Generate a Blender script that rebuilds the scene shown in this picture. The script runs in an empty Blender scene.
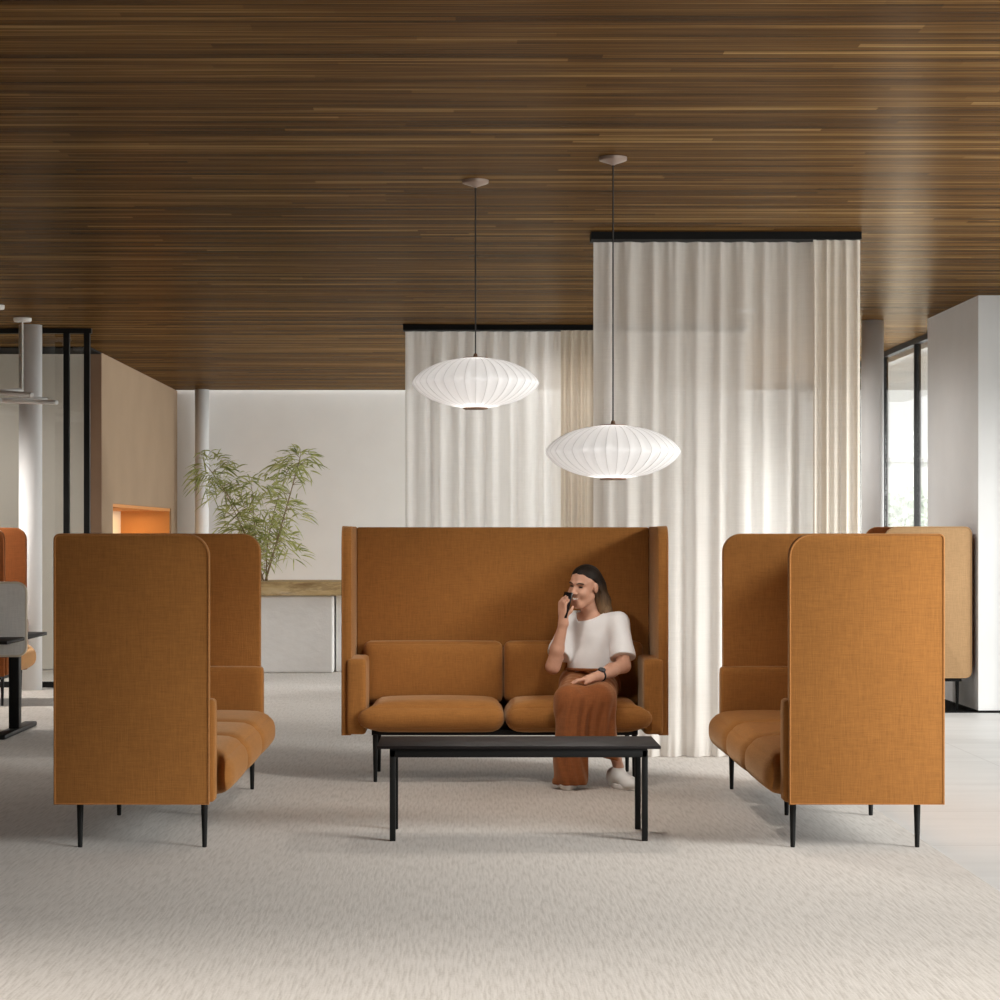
import bpy, bmesh, math, random
import numpy as np
from mathutils import Vector, Matrix

random.seed(7)
PI = math.pi
SC = bpy.context.scene
COL = SC.collection
F = 2250.0            # focal length in pixels of the 1000 px frame
EYE = 1.35            # eye height
VX, VY = 462.0, 534.0  # vanishing point of the depth direction
CEIL = 3.16

# ------------------------------------------------------------------ materials
def new_mat(name):
    m = bpy.data.materials.new(name); m.use_nodes = True
    nt = m.node_tree
    b = nt.nodes['Principled BSDF']
    return m, nt, b

def setp(b, **kw):
    for k, v in kw.items():
        k = k.replace('_', ' ')
        if k in b.inputs:
            b.inputs[k].default_value = v

def rgb(r, g, b):
    return (r, g, b, 1.0)

def srgb(r, g, b):
    f = lambda c: (c/255/12.92) if c/255 <= .04045 else ((c/255+.055)/1.055)**2.4
    return (f(r), f(g), f(b), 1.0)

def coord(nt, scale=(1, 1, 1), out='Object'):
    tc = nt.nodes.new('ShaderNodeTexCoord')
    mp = nt.nodes.new('ShaderNodeMapping')
    mp.inputs['Scale'].default_value = scale
    nt.links.new(tc.outputs[out], mp.inputs['Vector'])
    return mp.outputs['Vector']

def noise(nt, vec, scale=1.0, detail=3.0, rough=.55):
    n = nt.nodes.new('ShaderNodeTexNoise')
    n.inputs['Scale'].default_value = scale
    n.inputs['Detail'].default_value = detail
    n.inputs['Roughness'].default_value = rough
    nt.links.new(vec, n.inputs['Vector'])
    return n.outputs['Fac']

def ramp(nt, fac, stops):
    r = nt.nodes.new('ShaderNodeValToRGB')
    e = r.color_ramp.elements
    e[0].position, e[0].color = stops[0]
    e[1].position, e[1].color = stops[-1]
    for p, c in stops[1:-1]:
        q = e.new(p); q.color = c
    nt.links.new(fac, r.inputs['Fac'])
    return r.outputs['Color']

def math_n(nt, op, a, b=None, clamp=False):
    n = nt.nodes.new('ShaderNodeMath'); n.operation = op; n.use_clamp = clamp
    for i, v in enumerate((a, b)):
        if v is None: continue
        if hasattr(v, 'node'): nt.links.new(v, n.inputs[i])
        else: n.inputs[i].default_value = v
    return n.outputs[0]

def mixc(nt, fac, a, b, mode='MIX'):
    n = nt.nodes.new('ShaderNodeMix'); n.data_type = 'RGBA'; n.blend_type = mode
    for sock, v in ((n.inputs[0], fac), (n.inputs[6], a), (n.inputs[7], b)):
        if hasattr(v, 'node'): nt.links.new(v, sock)
        else: sock.default_value = v
    return n.outputs[2]

def bump(nt, b, h, strength=.3, dist=.01):
    n = nt.nodes.new('ShaderNodeBump')
    n.inputs['Strength'].default_value = strength
    n.inputs['Distance'].default_value = dist
    nt.links.new(h, n.inputs['Height'])
    nt.links.new(n.outputs['Normal'], b.inputs['Normal'])

def plain(name, col, rough=.5, metal=0.0, spec=.5, nscale=None, namp=.12):
    m, nt, b = new_mat(name)
    setp(b, Roughness=rough, Metallic=metal, Specular_IOR_Level=spec)
    if nscale:
        f = noise(nt, coord(nt), nscale, 4)
        lo = tuple(c*(1-namp) for c in col[:3])+(1,)
        hi = tuple(min(1, c*(1+namp)) for c in col[:3])+(1,)
        nt.links.new(ramp(nt, f, [(.3, lo), (.7, hi)]), b.inputs['Base Color'])
    else:
        b.inputs['Base Color'].default_value = col
    return m

def fabric(name, col, sheen=.35, amp=.22, scale=1.0):
    m, nt, b = new_mat(name)
    setp(b, Roughness=.92, Specular_IOR_Level=.12, Sheen_Weight=sheen, Sheen_Roughness=.45)
    b.inputs['Sheen Tint'].default_value = (1, .74, .48, 1)
    h = noise(nt, coord(nt, (14*scale, 14*scale, 190*scale)), 1, 2)
    v = noise(nt, coord(nt, (170*scale, 170*scale, 12*scale)), 1, 2)
    w = noise(nt, coord(nt, (3, 3, 3)), 1, 2)
    s = math_n(nt, 'ADD', h, v)
    s = math_n(nt, 'MULTIPLY', s, .5)
    lo = tuple(c*(1-amp*1.6) for c in col[:3])+(1,)
    hi = tuple(c*(1+amp*1.6) for c in col[:3])+(1,)
    c1 = ramp(nt, s, [(.32, lo), (.68, hi)])
    c2 = mixc(nt, w, (.93, .93, .93, 1), (1.07, 1.07, 1.07, 1))
    nt.links.new(mixc(nt, 1.0, c1, c2, 'MULTIPLY'), b.inputs['Base Color'])
    bump(nt, b, s, .35, .004)
    return m

M = {}
M['fabric'] = fabric('ochre_weave', (.335, .141, .037), sheen=.35, amp=.11, scale=1.25)
M['fabric_edge'] = fabric('ochre_piping', (.38, .165, .052), sheen=.4, amp=.1)
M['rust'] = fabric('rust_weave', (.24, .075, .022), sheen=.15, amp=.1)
M['tan'] = fabric('lit_tan_weave', (.43, .265, .135), sheen=.35, amp=.08, scale=1.2)  # strong light on the far right armchair, put into a paler cloth
M['black'] = plain('black_powdercoat', rgb(.008, .008, .008), .5, spec=.2)
M['black_top'] = plain('black_laminate', rgb(.014, .011, .011), .6, spec=.15, nscale=40)
M['rail'] = plain('black_rail', rgb(.005, .005, .005), .7, spec=.15)
M['white_wall'] = plain('white_plaster', rgb(.80, .785, .765), .85, spec=.2, nscale=2.5, namp=.02)
M['col_white'] = plain('white_column', rgb(.80, .80, .80), .75, spec=.25, nscale=3, namp=.02)
M['taupe'] = plain('taupe_plaster', rgb(.33, .235, .155), .85, spec=.2, nscale=1.6, namp=.05)
M['greywall'] = plain('warm_grey_plaster', rgb(.68, .63, .56), .85, spec=.2, nscale=1.5, namp=.04)
M['brownwall'] = plain('brown_reveal', rgb(.27, .17, .11), .8, spec=.2, nscale=2, namp=.05)
M['darkwall'] = plain('dark_blocker', rgb(.17, .11, .075), .8)  # kept dark so the added wall bounces little light
M['orange'] = plain('ochre_lacquer', rgb(.62, .25, .06), .6, nscale=2, namp=.06)
M['cream'] = plain('cream_niche', rgb(.80, .66, .46), .7, nscale=2, namp=.04)
M['white_metal'] = plain('white_enamel', rgb(.80, .80, .79), .35)
M['bronze'] = plain('brown_metal', rgb(.36, .28, .235), .35, .5)
M['ring'] = plain('lamp_ring', rgb(.22, .12, .07), .45, .3)
M['rib'] = plain('lamp_rib', rgb(.72, .715, .71), .8)
M['cord'] = plain('dark_cord', rgb(.012, .010, .009), .6)
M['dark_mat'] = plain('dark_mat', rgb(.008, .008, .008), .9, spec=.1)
M['screen'] = fabric('light_grey_felt', (.78, .765, .73), sheen=.2, amp=.05)
M['screen_edge'] = plain('screen_edging', rgb(.72, .64, .52), .6)
M['seat_tan'] = fabric('tan_seat_weave', (.50, .26, .105), sheen=.3, amp=.1)
M['tarmac'] = plain('outdoor_paving', rgb(.55, .55, .53), .9, nscale=1)
M['far_build'] = plain('pale_facade', rgb(.78, .80, .78), .9, nscale=.4)
M['far_leaf'] = plain('glare_pale_leaves', rgb(.58, .68, .56), .8, nscale=3, namp=.3)  # outdoor glare and haze put into the leaf colour

def ceiling_mat():
    m, nt, b = new_mat('walnut_slats')
    tc = nt.nodes.new('ShaderNodeTexCoord')
    sx = nt.nodes.new('ShaderNodeSeparateXYZ'); nt.links.new(tc.outputs['Object'], sx.inputs[0])
    pitch = .062
    yy = math_n(nt, 'DIVIDE', sx.outputs['Y'], pitch)
    idx = math_n(nt, 'FLOOR', yy)
    fr = math_n(nt, 'FRACT', yy)
    wn = nt.nodes.new('ShaderNodeTexWhiteNoise'); wn.noise_dimensions = '2D'
    # each slat is laid from boards about 2.4 m long, staggered row by row
    wn1 = nt.nodes.new('ShaderNodeTexWhiteNoise'); wn1.noise_dimensions = '1D'
    nt.links.new(idx, wn1.inputs['W'])
    off = math_n(nt, 'MULTIPLY', wn1.outputs['Value'], 3.0)
    bx = math_n(nt, 'FLOOR', math_n(nt, 'DIVIDE', math_n(nt, 'ADD', sx.outputs['X'], off), 2.4))
    cb = nt.nodes.new('ShaderNodeCombineXYZ')
    nt.links.new(bx, cb.inputs[0]); nt.links.new(idx, cb.inputs[1])
    nt.links.new(cb.outputs[0], wn.inputs['Vector'])
    g1 = noise(nt, coord(nt, (.8, 60, 1)), 1, 5, .7)
    g2 = noise(nt, coord(nt, (.35, 9, 1)), 1, 4, .6)
    g3 = noise(nt, coord(nt, (.12, 2.2, 1)), 1, 3, .6)
    t = math_n(nt, 'MULTIPLY', wn.outputs['Value'], .17)
    t = math_n(nt, 'ADD', t, math_n(nt, 'MULTIPLY', g1, .68))
    t = math_n(nt, 'ADD', t, math_n(nt, 'MULTIPLY', g2, .45))
    t = math_n(nt, 'ADD', t, math_n(nt, 'MULTIPLY', g3, .25))
    t = math_n(nt, 'SUBTRACT', t, .285)
    c = ramp(nt, t, [(.24, rgb(.008, .0024, .0005)), (.40, rgb(.049, .0205, .0045)), (.53, rgb(.106, .050, .0125)), (.72, rgb(.30, .185, .068))])
    edge = math_n(nt, 'ABSOLUTE', math_n(nt, 'SUBTRACT', fr, .5))
    gr = math_n(nt, 'GREATER_THAN', edge, .435)
    grv = math_n(nt, 'MULTIPLY', gr, .62)
    c = mixc(nt, grv, c, rgb(.016, .009, .005))
    nt.links.new(c, b.inputs['Base Color'])
    setp(b, Roughness=.6, Specular_IOR_Level=0.0)
    g = nt.nodes.new('ShaderNodeBsdfGlossy'); g.inputs['Roughness'].default_value = .27
    g.inputs['Color'].default_value = (1, .86, .68, 1)      # dark oiled wood: a warm sheen
    lw = nt.nodes.new('ShaderNodeLayerWeight'); lw.inputs['Blend'].default_value = .5
    fac = math_n(nt, 'ADD', math_n(nt, 'MULTIPLY', math_n(nt, 'POWER', lw.outputs['Facing'], 4.0), .13), .008)
    mx = nt.nodes.new('ShaderNodeMixShader'); nt.links.new(fac, mx.inputs[0])
    nt.links.new(b.outputs[0], mx.inputs[1]); nt.links.new(g.outputs[0], mx.inputs[2])
    nt.links.new(mx.outputs[0], nt.nodes['Material Output'].inputs['Surface'])
    hgt = math_n(nt, 'SUBTRACT', math_n(nt, 'MULTIPLY', g1, .3), gr)
    bump(nt, b, hgt, .22, .005)
    return m
M['ceiling'] = ceiling_mat()

def carpet_mat():
    m, nt, b = new_mat('ribbed_carpet')
    n1 = noise(nt, coord(nt, (92, 6, 1)), 1, 1.5, .5)
    n2 = noise(nt, coord(nt, (120, 60, 1)), 1, 2, .5)
    n3 = noise(nt, coord(nt, (.8, .8, 1)), 1, 3, .5)
    s = math_n(nt, 'ADD', math_n(nt, 'MULTIPLY', n1, .72), math_n(nt, 'MULTIPLY', n2, .28))
    c = ramp(nt, s, [(.34, rgb(.385, .335, .285)), (.50, rgb(.485, .435, .385)), (.66, rgb(.535, .485, .435))])
    c2 = mixc(nt, n3, (.93, .93, .93, 1), (1.05, 1.05, 1.05, 1))
    nt.links.new(mixc(nt, 1.0, c, c2, 'MULTIPLY'), b.inputs['Base Color'])
    setp(b, Roughness=.95, Specular_IOR_Level=.1, Sheen_Weight=.25, Sheen_Roughness=.5)
    bump(nt, b, s, .22, .006)
    return m
M['carpet'] = carpet_mat()

def tile_mat():
    m, nt, b = new_mat('pale_floor_tiles')
    tc = nt.nodes.new('ShaderNodeTexCoord')
    sx = nt.nodes.new('ShaderNodeSeparateXYZ'); nt.links.new(tc.outputs['Object'], sx.inputs[0])
    def line(sock, off, pitch, w):
        v = math_n(nt, 'FRACT', math_n(nt, 'DIVIDE', math_n(nt, 'SUBTRACT', sock, off), pitch))
        v = math_n(nt, 'ABSOLUTE', math_n(nt, 'SUBTRACT', v, .5))
        return math_n(nt, 'GREATER_THAN', v, .5-w/pitch)
    lx = line(sx.outputs['X'], 3.14, 1.2, .004)
    ly = line(sx.outputs['Y'], 12.2, 1.2, .006)
    ln = math_n(nt, 'MAXIMUM', lx, ly)
    n = noise(nt, coord(nt, (1.2, 5, 1)), 1, 4)
    c = ramp(nt, n, [(.3, rgb(.62, .62, .615)), (.7, rgb(.69, .69, .685))])
    nt.links.new(mixc(nt, math_n(nt, 'MULTIPLY', ln, .5), c, rgb(.42, .41, .40)), b.inputs['Base Color'])
    setp(b, Roughness=.45, Specular_IOR_Level=.4)
    return m
M['tile'] = tile_mat()

def sheer_mat(name, col, transp):
    m, nt, b = new_mat(name)
    out = nt.nodes['Material Output']
    nt.nodes.remove(b)
    d = nt.nodes.new('ShaderNodeBsdfDiffuse'); t = nt.nodes.new('ShaderNodeBsdfTranslucent')
    tr = nt.nodes.new('ShaderNodeBsdfTransparent')
    m1 = nt.nodes.new('ShaderNodeMixShader'); m2 = nt.nodes.new('ShaderNodeMixShader')
    h = noise(nt, coord(nt, (5, 5, 170)), 1, 2)
    v = noise(nt, coord(nt, (210, 210, 4)), 1, 2)
    s = math_n(nt, 'MULTIPLY', math_n(nt, 'ADD', h, v), .5)
    lo = tuple(c*.95 for c in col[:3])+(1,); hi = tuple(min(1, c*1.03) for c in col[:3])+(1,)
    c = ramp(nt, s, [(.35, lo), (.65, hi)])
    nt.links.new(c, d.inputs['Color']); nt.links.new(c, t.inputs['Color'])
    m1.inputs[0].default_value = .38
    nt.links.new(d.outputs[0], m1.inputs[1]); nt.links.new(t.outputs[0], m1.inputs[2])
    m2.inputs[0].default_value = transp
    nt.links.new(m1.outputs[0], m2.inputs[1]); nt.links.new(tr.outputs[0], m2.inputs[2])
    nt.links.new(m2.outputs[0], out.inputs['Surface'])
    return m
M['sheer'] = sheer_mat('sheer_linen', (.86, .825, .78), .20)
M['sheer_far'] = sheer_mat('sheer_linen_far', (.87, .85, .825), .22)
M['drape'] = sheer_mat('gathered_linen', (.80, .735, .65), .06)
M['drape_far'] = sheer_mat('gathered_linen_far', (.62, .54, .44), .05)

def glass_mat():
    m, nt, b = new_mat('clear_glass')
    out = nt.nodes['Material Output']; nt.nodes.remove(b)
    tr = nt.nodes.new('ShaderNodeBsdfTransparent'); g = nt.nodes.new('ShaderNodeBsdfGlossy')
    tr.inputs['Color'].default_value = (.96, .97, .965, 1)
    g.inputs['Roughness'].default_value = .02
    lw = nt.nodes.new('ShaderNodeLayerWeight'); lw.inputs['Blend'].default_value = .5
    f5 = math_n(nt, 'POWER', lw.outputs['Facing'], 4.0)
    mx = nt.nodes.new('ShaderNodeMixShader')
    nt.links.new(math_n(nt, 'ADD', math_n(nt, 'MULTIPLY', f5, .6), .035), mx.inputs[0])
    nt.links.new(tr.outputs[0], mx.inputs[1]); nt.links.new(g.outputs[0], mx.inputs[2])
    nt.links.new(mx.outputs[0], out.inputs['Surface'])
    return m
M['glass'] = glass_mat()

def shade_mat():
    m, nt, b = new_mat('white_lamp_polymer')
    out = nt.nodes['Material Output']; nt.nodes.remove(b)
    d = nt.nodes.new('ShaderNodeBsdfDiffuse'); t = nt.nodes.new('ShaderNodeBsdfTranslucent')
    for q in (d, t): q.inputs['Color'].default_value = (.90, .90, .90, 1)
    mx = nt.nodes.new('ShaderNodeMixShader'); mx.inputs[0].default_value = .45
    nt.links.new(d.outputs[0], mx.inputs[1]); nt.links.new(t.outputs[0], mx.inputs[2])
    nt.links.new(mx.outputs[0], out.inputs['Surface'])
    return m
M['shade'] = shade_mat()

def slab_mat():
    m, nt, b = new_mat('veined_wood_slab')
    n = noise(nt, coord(nt, (1.2, 4, 9)), 1, 5, .7)
    n2 = noise(nt, coord(nt, (3.5, 3, 12)), 1, 4, .7)
    c = ramp(nt, n, [(.32, rgb(.34, .21, .09)), (.48, rgb(.60, .44, .22)), (.62, rgb(.68, .54, .32)), (.75, rgb(.74, .66, .54))])
    dk = ramp(nt, n2, [(.40, rgb(.5, .42, .35)), (.50, rgb(1, 1, 1))])
    nt.links.new(mixc(nt, .6, c, dk, 'MULTIPLY'), b.inputs['Base Color'])
    setp(b, Roughness=.5)
    return m
M['slab'] = slab_mat()

def block_mat():
    m, nt, b = new_mat('rough_white_block')
    n = noise(nt, coord(nt, (2, 2, 3)), 1.5, 5, .6)
    c = ramp(nt, n, [(.3, rgb(.83, .82, .81)), (.7, rgb(.90, .895, .89))])
    nt.links.new(c, b.inputs['Base Color']); setp(b, Roughness=.9, Specular_IOR_Level=.15)
    bump(nt, b, n, .3, .03)
    return m
M['block'] = block_mat()

def leaf_mat():
    m, nt, b = new_mat('bamboo_leaf')
    n = noise(nt, coord(nt), 9, 3)
    c = ramp(nt, n, [(.30, rgb(.15, .19, .055)), (.5, rgb(.40, .44, .15)), (.70, rgb(.68, .68, .34))])
    nt.links.new(c, b.inputs['Base Color']); setp(b, Roughness=.5, Specular_IOR_Level=.3)
    t = nt.nodes.new('ShaderNodeBsdfTranslucent'); nt.links.new(c, t.inputs['Color'])
    mx = nt.nodes.new('ShaderNodeMixShader'); mx.inputs[0].default_value = .45
    out = nt.nodes['Material Output']
    nt.links.new(b.outputs[0], mx.inputs[1]); nt.links.new(t.outputs[0], mx.inputs[2]); nt.links.new(mx.outputs[0], out.inputs['Surface'])
    return m
M['leaf'] = leaf_mat()
M['stem'] = plain('bamboo_stem', rgb(.24, .17, .085), .6, nscale=20, namp=.25)

# person
def skin_mat():
    m, nt, b = new_mat('skin')
    n = noise(nt, coord(nt), 22, 3)
    c = ramp(nt, n, [(.3, rgb(.52, .275, .18)), (.7, rgb(.60, .33, .225))])
    nt.links.new(c, b.inputs['Base Color'])
    setp(b, Roughness=.5, Specular_IOR_Level=.35)
    return m
M['skin'] = skin_mat()
M['tee'] = plain('white_cotton', rgb(.80, .785, .775), .9, spec=.1, nscale=14, namp=.025)
M['trouser'] = fabric('rust_trouser_cloth', (.235, .078, .026), sheen=.3, amp=.10)
M['shoe'] = plain('white_leather', rgb(.78, .77, .75), .5)
M['sole'] = plain('white_rubber', rgb(.80, .77, .73), .7)
M['phone'] = plain('black_phone', rgb(.010, .009, .010), .25)
M['eye_dark'] = plain('eye_dark', rgb(.03, .016, .010), .25)
M['brow'] = plain('brow_hair', rgb(.05, .026, .014), .8)
M['teeth'] = plain('teeth', rgb(.78, .74, .68), .35)
M['lip'] = plain('lips', rgb(.36, .12, .085), .45)
M['watch'] = plain('watch_black', rgb(.015, .014, .014), .35)
M['watch_face'] = plain('watch_dial', rgb(.05, .05, .055), .2, .5)

def hair_mat():
    m, nt, b = new_mat('brown_hair')
    n = noise(nt, coord(nt, (120, 120, 6)), 1, 3)
    tc = nt.nodes.new('ShaderNodeTexCoord')
    sx = nt.nodes.new('ShaderNodeSeparateXYZ'); nt.links.new(tc.outputs['Object'], sx.inputs[0])
    # dark roots, lighter lengths: measured from the crown down
    mr = nt.nodes.new('ShaderNodeMapRange')
    mr.inputs[1].default_value = 1.10; mr.inputs[2].default_value = .93
    nt.links.new(sx.outputs['Z'], mr.inputs[0])
    f = math_n(nt, 'ADD', mr.outputs[0], math_n(nt, 'MULTIPLY', math_n(nt, 'SUBTRACT', n, .5), .9), True)
    c = ramp(nt, f, [(.1, rgb(.014, .009, .006)), (.6, rgb(.09, .052, .026)), (1.0, rgb(.19, .115, .058))])
    nt.links.new(c, b.inputs['Base Color']); setp(b, Roughness=.6, Specular_IOR_Level=.22)
    bump(nt, b, n, .5, .004)
    return m
M['hair'] = hair_mat()

# ------------------------------------------------------------------ mesh helpers
class MB:
    def __init__(s): s.v = []; s.f = []
    def add(s, vs, fs):
        o = len(s.v); s.v += [tuple(v) for v in vs]; s.f += [tuple(i+o for i in f) for f in fs]; return s
    def box(s, x0, x1, y0, y1, z0, z1):
        return s.add([(x0,y0,z0),(x1,y0,z0),(x1,y1,z0),(x0,y1,z0),(x0,y0,z1),(x1,y0,z1),(x1,y1,z1),(x0,y1,z1)],
              [(3,2,1,0),(4,5,6,7),(0,1,5,4),(1,2,6,5),(2,3,7,6),(3,0,4,7)])
    def lathe(s, prof, c=(0, 0, 0), n=32, fn=None):
        vs = []; fs = []
        for r, z in prof:
            for k in range(n):
                a = 2*PI*k/n
                rr = r*(fn(a, r, z) if fn else 1)
                vs.append((c[0]+rr*math.cos(a), c[1]+rr*math.sin(a), c[2]+z))
        for i in range(len(prof)-1):
            for k in range(n):
                fs.append((i*n+k, i*n+(k+1) % n, (i+1)*n+(k+1) % n, (i+1)*n+k))
        if prof[0][0] > 1e-6: fs.append(tuple(reversed(range(n))))
        if prof[-1][0] > 1e-6: fs.append(tuple((len(prof)-1)*n+k for k in range(n)))
        return s.add(vs, fs)
    def tube(s, pts, r, n=8, r2=None, closed=False):
        pts = [Vector(p) for p in pts]; m = len(pts); vs = []; fs = []
        up = None
        for i, p in enumerate(pts):
            a = pts[(i-1) % m] if (closed or i > 0) else p
            b = pts[(i+1) % m] if (closed or i < m-1) else p
            t = (b-a).normalized()
            if up is None:
                up = Vector((0, 0, 1)) if abs(t.z) < .9 else Vector((1, 0, 0))
            u = (up - t*up.dot(t))
            if u.length < 1e-5: u = Vector((1, 0, 0)) - t*t.x
            u.normalize(); up = u
            w = t.cross(u)
            rr = r if r2 is None else r+(r2-r)*i/max(1, m-1)
            for k in range(n):
                q = 2*PI*k/n
                vs.append(p+u*(rr*math.cos(q))+w*(rr*math.sin(q)))
        for i in range(m if closed else m-1):
            j = (i+1) % m
            for k in range(n):
                fs.append((i*n+k, i*n+(k+1) % n, j*n+(k+1) % n, j*n+k))
        if not closed:
            fs.append(tuple(reversed(range(n)))); fs.append(tuple((m-1)*n+k for k in range(n)))
        return s.add(vs, fs)
    def build(s, name, mat, parent=None, smooth=False, bevel=0.0, seg=2):
        me = bpy.data.meshes.new(name)
        me.from_pydata(s.v, [], s.f)
        bm = bmesh.new(); bm.from_mesh(me)
        bmesh.ops.recalc_face_normals(bm, faces=bm.faces)
        if bevel > 0:
            ed = [e for e in bm.edges if len(e.link_faces) == 2 and e.calc_face_angle(0) > .5]
            bmesh.ops.bevel(bm, geom=ed, offset=bevel, segments=seg, profile=.5, affect='EDGES')
        bm.to_mesh(me); bm.free()
        me.materials.append(mat)
        if smooth:
            for p in me.polygons: p.use_smooth = True
        elif bevel > 0:
            for p in me.polygons: p.use_smooth = True
            try: me.set_sharp_from_angle(angle=.6)
            except Exception: pass
        o = bpy.data.objects.new(name, me); COL.objects.link(o)
        if parent: o.parent = parent
        return o

def rounded_box(cx, cy, cz, hx, hy, hz, r, crown=0.0, n=14, front=0.0, seam=None):
    """soft upholstery block: a box with round edges and a crowned top / front"""
    rx, ry, rz = min(r, hx), min(r, hy), min(r, hz)
    g = [-1+2*i/n for i in range(n+1)]
    # concentrate samples near the edges
    g = [math.sin(t*PI/2) for t in g]
    idx = {}; vs = []; fs = []
    def vid(i, j, k):
        key = (i, j, k)
        if key in idx: return idx[key]
        p = [g[i]*hx, g[j]*hy, g[k]*hz]
        c = [max(-(h-q), min(h-q, v)) for v, h, q in zip(p, (hx, hy, hz), (rx, ry, rz))]
        d = [(a-b)/q if q > 1e-9 else 0 for a, b, q in zip(p, c, (rx, ry, rz))]
        L = math.sqrt(sum(t*t for t in d))
        m = max(abs(t) for t in d)
        if L > 1e-9:
            d = [t*m/L for t in d]
        q = [b+t*rr for b, t, rr in zip(c, d, (rx, ry, rz))]
        wx, wy, wz = 1-g[i]**2, 1-g[j]**2, 1-g[k]**2
        if crown and k > n//2: q[2] += crown*math.sqrt(max(0, wx))*max(0, wy)**.5*max(0, g[k])
        if front and j < n//2: q[1] -= front*max(0, wx)**.5*max(0, wz)**.5*max(0, -g[j])
        idx[key] = len(vs); vs.append((cx+q[0], cy+q[1], cz+q[2])); return idx[key]
    for a in range(n):
        for b in range(n):
            for k in (0, n):
                fs.append((vid(a, b, k), vid(a+1, b, k), vid(a+1, b+1, k), vid(a, b+1, k)))
                fs.append((vid(a, k, b), vid(a+1, k, b), vid(a+1, k, b+1), vid(a, k, b+1)))
                fs.append((vid(k, a, b), vid(k, a+1, b), vid(k, a+1, b+1), vid(k, a, b+1)))
    return MB().add(vs, fs)

def prism_x(poly, x0, x1):
    """extrude a (y,z) polygon along x"""
    n = len(poly)
    vs = [(x0, y, z) for y, z in poly]+[(x1, y, z) for y, z in poly]
    fs = [tuple(range(n)), tuple(reversed(range(n, 2*n)))]
    fs += [(i, (i+1) % n, n+(i+1) % n, n+i) for i in range(n)]
    return MB().add(vs, fs)

def tag(o, label=None, cat=None, group=None, kind=None):
    if label: o['label'] = label
    if cat: o['category'] = cat
    if group: o['group'] = group
    if kind: o['kind'] = kind
    return o

def empty(name, loc=(0, 0, 0), rz=0.0):
    o = bpy.data.objects.new(name, None); COL.objects.link(o)
    o.location = loc; o.rotation_euler = (0, 0, rz); o.empty_display_size = .1
    return o

def struct(o):
    o['kind'] = 'structure'; return o

def P(px, py, D):
    """world point seen at pixel (px, py) at depth D"""
    return Vector(((px-VX)*D/F, D, EYE-(py-VY)*D/F))

# ------------------------------------------------------------------ camera
cam = bpy.data.cameras.new('camera'); co = bpy.data.objects.new('camera', cam); COL.objects.link(co)
cam.sensor_width = 36.0; cam.lens = 36.0*F/1000.0
cam.shift_x = (500-VX)/1000.0; cam.shift_y = (VY-500)/1000.0
cam.clip_end = 300
co.location = (0, 0, EYE); co.rotation_euler = (PI/2, 0, 0)
SC.camera = co

# ------------------------------------------------------------------ room shell
struct(MB().box(-9.0, 4.35, -1.5, 30.0, -.12, -.006).build('floor', M['tile']))
cp = MB().box(-9.0, 2.03, -1.5, 22.4, -.006, 0.0).build('carpet', M['carpet'])
tag(cp, 'pale grey-beige ribbed carpet covering the lounge floor up to the tiles', 'carpet')
struct(MB().box(-9.2, 4.35, -1.5, 28.3, CEIL, CEIL+.15).build('ceiling', M['ceiling']))
# far wall and the strip of lower soffit before it
struct(MB().box(-3.62, 4.30, 28.45, 28.65, 0, 3.2).build('wall_back', M['white_wall']))
# left wall with the deep niche
ln = MB()
X0, X1 = -4.25, -3.60
ln.box(X0, X1, 22.5, 23.2, 0, CEIL)                   # near pier
ln.box(X0, X1, 23.2, 27.85, 1.665, CEIL)              # over the niche
ln.box(X0, X1, 23.2, 27.85, 0, .78)                   # under the niche
ln.box(X0, X1, 27.85, 28.45, 0, CEIL)
wl = struct(ln.build('wall_left', M['taupe']))
MB().box(X0, X0+.03, 23.21, 27.84, .78, 1.665).build('niche_back', M['cream'], wl)
MB().box(X0+.03, X1-.02, 27.82, 27.849, .78, 1.66).build('niche_end', M['orange'], wl)
MB().box(X0+.03, X1-.01, 23.21, 27.82, 1.63, 1.664).build('niche_soffit', M['orange'], wl)
# wall that faces us behind the glazed partition
struct(MB().box(-9.0, -4.25, 22.5, 22.7, 0, CEIL).build('wall_left_rear', M['greywall']))
struct(MB().box(-9.0, -3.60, 21.75, 22.46, CEIL-.014, CEIL).build('trim_1', M['rail']))
struct(MB().box(-3.742, -3.602, 22.47, 22.50, 0, CEIL-.002).build('trim_2', M['brownwall']))
struct(MB().box(-4.25, -3.745, 22.485, 22.50, 0, CEIL-.002).build('wall_left_face', M['greywall']))
struct(MB().box(-9.2, -9.0, -1.5, 22.7, 0, CEIL).build('wall_left_side', M['greywall']))

struct(MB().box(-9.2, 2.2, -1.7, -1.5, 0, CEIL).build('wall_front_blocker', M['darkwall']))  # unseen wall, added and sized to hold back sky light
# glazed partition
gp = empty('glass_partition', (-6.0, 19.8, 0))
tag(gp, 'black framed glass partition behind the white column at far left', 'partition')
def rel(o, root):
    o.parent = root; o.matrix_parent_inverse = Matrix.Translation(-root.location); return o
rel(MB().box(-9.0, -3.26, 19.78, 19.84, CEIL-.045, CEIL-.002).build('top_rail', M['black']), gp)
rel(MB().box(-9.0, -3.26, 19.78, 19.84, 0, .05).build('bottom_rail', M['black']), gp)
for x in (-3.30, -3.48, -5.4, -7.3):
    rel(MB().box(x-.025, x+.025, 19.78, 19.84, .05, CEIL-.045).build('mullion', M['black']), gp)
for a, b in ((-3.457, -3.323), (-5.378, -3.503), (-7.278, -5.422)):
    rel(MB().box(a-.002, b+.002, 19.803, 19.817, .05, CEIL-.045).build('pane', M['glass']), gp)

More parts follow.
